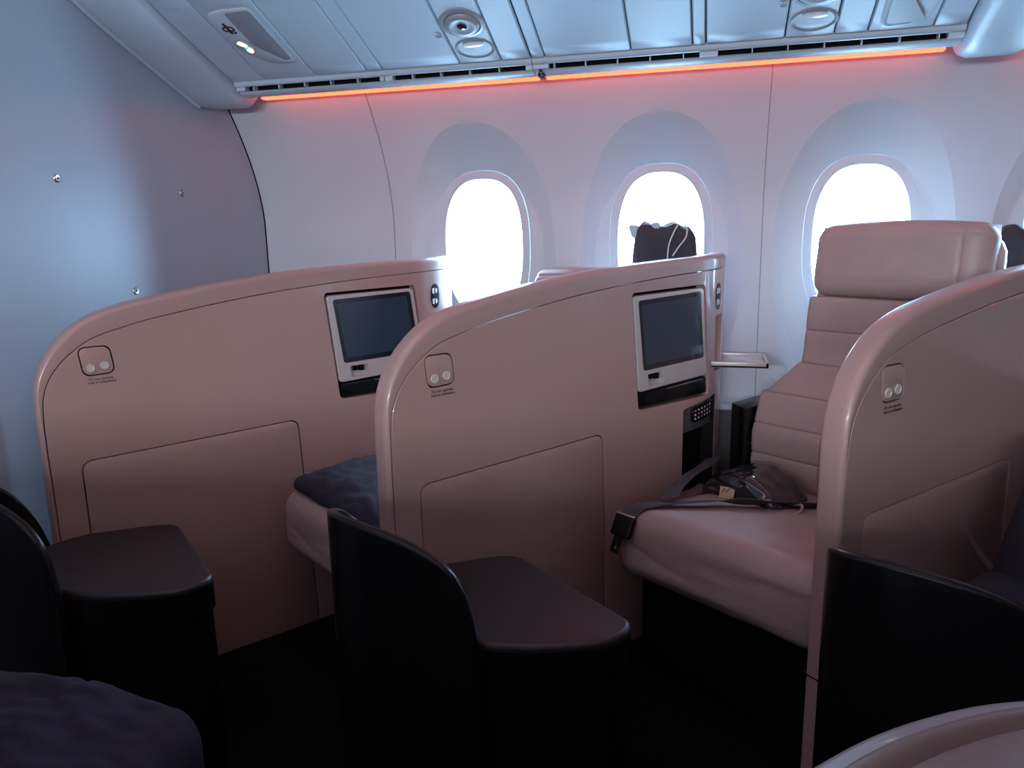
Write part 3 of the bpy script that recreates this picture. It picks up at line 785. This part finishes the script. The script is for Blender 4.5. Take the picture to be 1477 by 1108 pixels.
# ------------------------------------------------------------------ footwell ottomans with curved black screens
def make_ottoman(label):
    bx = -.38
    off = (bx, 1.33, 0)
    t = thing('footwell_ottoman', label, 'ottoman', off)
    out = [(-.640, 1.345), (-.615, 1.230), (-.400, 1.168), (-.275, 1.186), (-.150, 1.232), (-.118, 1.305), (-.250, 1.418), (-.410, 1.556), (-.470, 1.535), (-.600, 1.445)]
    P = rpoly(out, [.02, .03, .05, .05, .06, .035, .08, .03, .04, .03], 6)
    bm = prism_z(P, -.733, -.717, .012, 4); obj('cushion_top', bm, 'darkleather', t, 'dark brown leather top', off=off, smooth=50)
    c = Vector((-.38, 1.34)); Q = [c+(Vector((p[0], p[1]))-c)*.965 for p in P]
    bm = prism_z([(p[0], p[1]) for p in Q], -E, -.775, 0); prism_z([(p[0], p[1]) for p in P], -.790, -.733, 0, bm=bm); obj('pedestal', bm, 'black', t, off=off)
    # screen: path in plan with its top height
    path = [(-.372, 1.148, -.745), (-.376, 1.148, -.700), (-.386, 1.148, -.650), (-.402, 1.149, -.603), (-.432, 1.150, -.566), (-.481, 1.153, -.538), (-.532, 1.160, -.522), (-.588, 1.172, -.512), (-.640, 1.192, -.508), (-.680, 1.222, -.512), (-.702, 1.262, -.522), (-.700, 1.305, -.545), (-.675, 1.342, -.590), (-.655, 1.372, -.660), (-.646, 1.392, -.74)]
    pp = catmull([Vector(p) for p in path], 5); rr = []
    th = .020
    for i, p in enumerate(pp):
        a = pp[max(i-1, 0)]; b = pp[min(i+1, len(pp)-1)]; d = Vector((b.x-a.x, b.y-a.y)); 
        d = d.normalized() if d.length > 1e-6 else Vector((1, 0)); n = Vector((-d.y, d.x))      # left of travel = outward (towards aisle)
        sec = []
        for u, w_ in ((th/2, -E-p.z), (th/2, -.008), (th*.42, -.003), (th*.25, 0), (-th*.25, 0), (-th*.42, -.003), (-th/2, -.008), (-th/2, -E-p.z)):
            sec.append(Vector((p.x+n.x*u, p.y+n.y*u, p.z+w_)))
        rr.append(sec)
    obj('side_screen', loft(rr, cap=True), 'black', t, 'curved glossy black screen', off=off, smooth=50)
    return t
ot1 = make_ottoman('dark leather ottoman with curved black screen, in front of the middle divider')
ot0 = copy_tree(ot1); ot0.location.x -= .9; ot0['label'] = 'dark leather ottoman at the left edge, in front of the leftmost divider'
ot2 = copy_tree(ot1); ot2.location.x += .911; ot2['label'] = 'curved black screen and ottoman in front of the rightmost divider'
for o in (ot0, ot1, ot2): o['group'] = 'ottomans along the aisle'

# ------------------------------------------------------------------ loose things
def shell_pt(k, s, b, z): 
    c, sn = math.cos(ANG), math.sin(ANG); x, y = s, -b
    B = base(k); return Vector((B.x+x*c-y*sn, B.y+x*sn+y*c, z))
# navy pillow on the left seat
def fpil(p):
    x, y, z = p
    cx, cy = (x-.616)/.206, (y+.378)/.286
    e = max(0, 1-abs(cx)**3)*max(0, 1-abs(cy)**3)
    z = -.682+(z+.65)*(.30+.75*e)+.010*nz3((x, y, 0), 9)+.006*nz3((x*2.2, y, z), 22)
    return Vector((x, y, z))
bm = rbox(.420, .82, -.66, -.115, -.69, -.59, .04, (44, 44, 10), fpil)
t = thing('pillow', 'dark navy quilted pillow lying on the cream seat behind the middle divider', 'pillow', base(0), ANG)
obj('pillow_cover', bm, 'navy', t, smooth=80)

# seat belt on the empty seat
t = thing('seat_belt', 'dark grey seat belt with black buckle lying across the empty cream seat', 'seat belt', base(1), ANG)
bp = [(.985, .40, -.752), (.93, .375, -.744), (.84, .33, -.728), (.76, .30, -.709), (.70, .255, -.702), (.64, .215, -.700), (.58, .180, -.698), (.53, .155, -.697), (.49, .135, -.703), (.462, .128, -.728)]
path = catmull([Vector((a, -b, c+.006)) for a, b, c in bp], 6)
bm = strap(path, lambda u: Vector((.80-.6*u, -.6-.4*u, .10)).normalized(), .048, .0022); obj('webbing', bm, 'belt', t, smooth=60)
bp = [(.58, .17, -.690), (.66, .13, -.686), (.74, .11, -.676), (.82, .10, -.668), (.90, .07, -.67)]
bm = strap(catmull([Vector((a, -b, c+.006)) for a, b, c in bp], 6), lambda u: Vector((.2, -1, .3)).normalized(), .046, .0022); obj('webbing', bm, 'belt', t, smooth=60)
Mx = Matrix.Translation((.452, -.128, -.737)) @ Matrix.Rotation(math.radians(-64), 4, 'Y')
bm = rbox(-.028, .030, -.032, .032, -.008, .008, .007, (12, 12, 6))
bm.transform(Mx); bk = obj('buckle', bm, 'black', t, smooth=60)
bm = rbox(-.070, -.024, -.010, .018, -.0018, .0018, .0018, (6, 6, 4)); bm = boolcut(bm, [prism_z(ellipse(-.056, .004, .005, .005, 12), -.01, .01)])
bm.transform(Mx); obj('buckle_tongue', bm, 'black', bk, smooth=40)
bm = rbox(.026, .032, -.030, .030, .004, .0095, .002, (4, 12, 4)); bm.transform(Mx); obj('buckle_edge', bm, 'chrome', bk)
bm = rbox(.955, 1.01, -.435, -.365, -.770, -.742, .008, (6, 8, 6)); obj('belt_anchor', bm, 'black', t)

# glossy black pouch at the back of the empty seat
t = thing('kit_pouch', 'glossy black pouch with small cream tag, at the back of the empty seat', 'pouch', base(1), ANG)
def fpo(p):
    x, y, z = p
    u = (y+.215)/.125; e = max(0, 1-u*u)
    z = -.742+(z+.742)*(.35+.75*e)+.008*nz3((x*1.5, y*1.5, z), 18)
    return Vector((x+.006*nz3((x, y, z*2), 25), y, z))
bm = rbox(.80, .97, -.345, -.095, -.748, -.668, .03, (26, 40, 16), fpo); po = obj('pouch_body', bm, 'plastic_wrap', t, smooth=80)
bm = bmesh.new(); pts = [(.7935, -.170, -.732), (.7935, -.215, -.726), (.806, -.215, -.680), (.806, -.167, -.684)]
vs = [bm.verts.new(Vector(p)+Vector((-.002, 0, 0))) for p in pts]+[bm.verts.new(Vector(p)) for p in pts]
bm.faces.new(vs[:4]); bm.faces.new(vs[4:][::-1])
for i in range(4): bm.faces.new((vs[i], vs[(i+1) % 4], vs[4+(i+1) % 4], vs[4+i]))
tg = obj('paper_tag', bm, 'tag', po, 'small cream tag')
bm = tube([(.7905, -.180, -.715), (.7925, -.186, -.702), (.7935, -.194, -.710), (.7955, -.204, -.696)], .0016, seg=5); obj('tag_mark', bm, 'ink', tg)
bm = tube(catmull([Vector(p) for p in ((.83, -.33, -.735), (.82, -.37, -.735), (.84, -.385, -.725), (.87, -.37, -.72), (.87, -.34, -.725))], 6), .004, seg=8); obj('drawcord', bm, 'leather', po, 'pale cord loop')

# backpacks behind the seat backs, by the windows
def console(x, label):
    off = (x, 2.44, 0)
    bm = box(x-.115, x+.13, 2.385, 2.488, -E, -.42, .012); o = obj('corner_console', bm, 'black', off=off); o.location = off
    tag(o, label, 'console'); return o
console(-.17, 'black corner console carrying the dark backpack, behind the middle divider')
console(.78, 'black corner console carrying the second dark bag, behind the rightmost divider')
def bagf(p):
    x, y, z = p
    u = max(0, (z+.30)/.30)
    x = x*(1-.25*u)+.0; z = z+.020*nz3((x*2+3, 1, 0), 9)*u-.10*max(0, x-.02)*u*2.2+.010*nz3((x, y, z), 30)
    return Vector((x, y+.01*nz3((x, y, z), 12), z))
def backpack(cx, cy, top, label):
    t = thing('backpack', label, 'bag', (cx, cy, E-.42))
    off = (0, 0, E-.42)
    bm = rbox(-.125, .115, -.048, .045, -.42, top, .035, (36, 14, 40), bagf); b = obj('bag_body', bm, 'bag', t, off=off, smooth=70)
    return t, b, off
t, b, off = backpack(-.145, 2.435, .012, 'dark grey bag with white cord loops, standing against the second window')
for x0, z0, hh, w_ in ((-.098, -.020, .030, .030), (-.030, -.006, .020, .026)):
    bm = rbox(x0-w_/2, x0+w_/2, -.040, .010, z0-.01, z0+hh, .008, (8, 8, 8), lambda p: Vector((p.x-.3*(p.z), p.y, p.z+.004*nz3(p, 40)))); obj('pale_flap', bm, 'blue', b, 'pale blue corner of fabric', off=off)
bm = tube(catmull([Vector(p) for p in ((.005, -.056, -.12), (.010, -.058, -.055), (.022, -.056, -.020), (.034, -.050, .004), (.048, -.046, .012), (.062, -.050, -.004), (.060, -.058, -.030), (.040, -.060, -.058), (.022, -.060, -.085))], 8), .0022, seg=8); obj('cord', bm, 'cord', b, 'thin white cord', off=off)
t, b, off = backpack(.775, 2.435, -.020, 'dark bag just showing behind the tall seat back at the right edge')

# dark garment heap in the right bay
t = thing('folded_jacket', 'dark navy jacket heaped beside the rightmost divider at the right edge', 'jacket', base(2), math.radians(48))
def fj(p):
    x, y, z = p
    u = (z+.98)/.45
    x -= .10*max(0, min(1, (-.52-z)/.2))
    x += .03*u*math.sin(y*9)+.02*nz3((x, y, z), 7)
    z += .03*nz3((x, y, 0), 8)+.008*nz3((x, y, z), 25)
    return Vector((x, y-.03*u, z))
bm = rbox(.25, .78, -.36, -.085, -1.17, -.43, .10, (36, 24, 30), fj); obj('jacket_body', bm, 'navy', t, smooth=80)
def fj2(p):
    x, y, z = p; z += .02*nz3((x, y, 0), 9)+.006*nz3((x, y, z), 28); return Vector((x, y, z))
bm = rbox(.02, .32, -.36, -.09, -.92, -.665, .07, (30, 24, 14), fj2); obj('jacket_sleeve', bm, 'navy', t, smooth=80)

# near foreground: blanket on an ottoman, cream seat edge
off = (-.90, .50, 0)
t = thing('near_ottoman', 'black ottoman under the purple blanket, bottom left corner', 'ottoman', off)
bm = box(-1.24, -.65, .22, .70, -E, -.68, .03, seg=4); obj('ottoman_body', bm, 'blackm', t, off=off, smooth=50)
def fbl(p):
    x, y, z = p
    z += .012*nz3((x*1.0, y*2.2, 0), 7)+.006*nz3((x*1.5, y*3.5, 1), 13)+.0012*nz3((x, y, z), 60)
    d = (y-(.60-.28*(x+1.0)))                     # folded ridge across the blanket
    z -= .012*math.exp(-(d/.018)**2)
    z -= .006*math.exp(-((x+.795+.1*(y-.7))/.006)**2)
    y2 = y-.16*max(0, x+.78)**1.2*1.5
    return Vector((x, y2+.008*nz3((x, 0, z), 9), z))
bm = rbox(-1.27, -.575, .20, .785, -.86, -.598, .055, (110, 100, 16), fbl)
t = thing('blanket', 'purple-grey wool blanket draped over the near ottoman, bottom left corner', 'blanket', (-.93, .50, E-.672))
obj('blanket_cloth', bm, 'blanket', t, off=(-.90, .50, E-.68), smooth=80)

off = (.57, .45, -.020)
t = thing('leather_armchair', 'pale leather seat edge with rounded rim, bottom right corner', 'seat', (.55, .45, 0))
pl = catmull([Vector(p) for p in ((-.02, .10, 0), (-.01, .40, 0), (.045, .57, 0), (.13, .678, 0), (.222, .757, 0), (.33, .815, 0), (.47, .845, 0), (.65, .85, 0), (.90, .83, 0), (.95, .10, 0))], 8)
cc = Vector((.45, .35, 0))
def inset(d): 
    out = []
    for p in pl:
        v = (cc-p); out.append(p+v.normalized()*d)
    return out
rr = []
for d, z in ((0, -E), (0, -.56), (.001, -.53), (.004, -.515), (.010, -.505), (.018, -.500), (.030, -.498)): rr.append([Vector((p.x, p.y, z)) for p in inset(d)])
bm = loft(rr); obj('rim', bm, 'nearrim', t, 'smooth pale rim', off=off, smooth=60)
rr = []
for d, z in ((.030, -.505), (.031, -.497), (.036, -.492), (.044, -.490), (.052, -.492), (.060, -.499), (.064, -.494), (.074, -.488), (.11, -.482), (.20, -.478)): rr.append([Vector((p.x, p.y, z)) for p in inset(d)])
bm = loft(rr); bm.faces.new(bm.verts[-len(pl):]); obj('leather_pad', bm, 'nearleather', t, off=off, smooth=60)
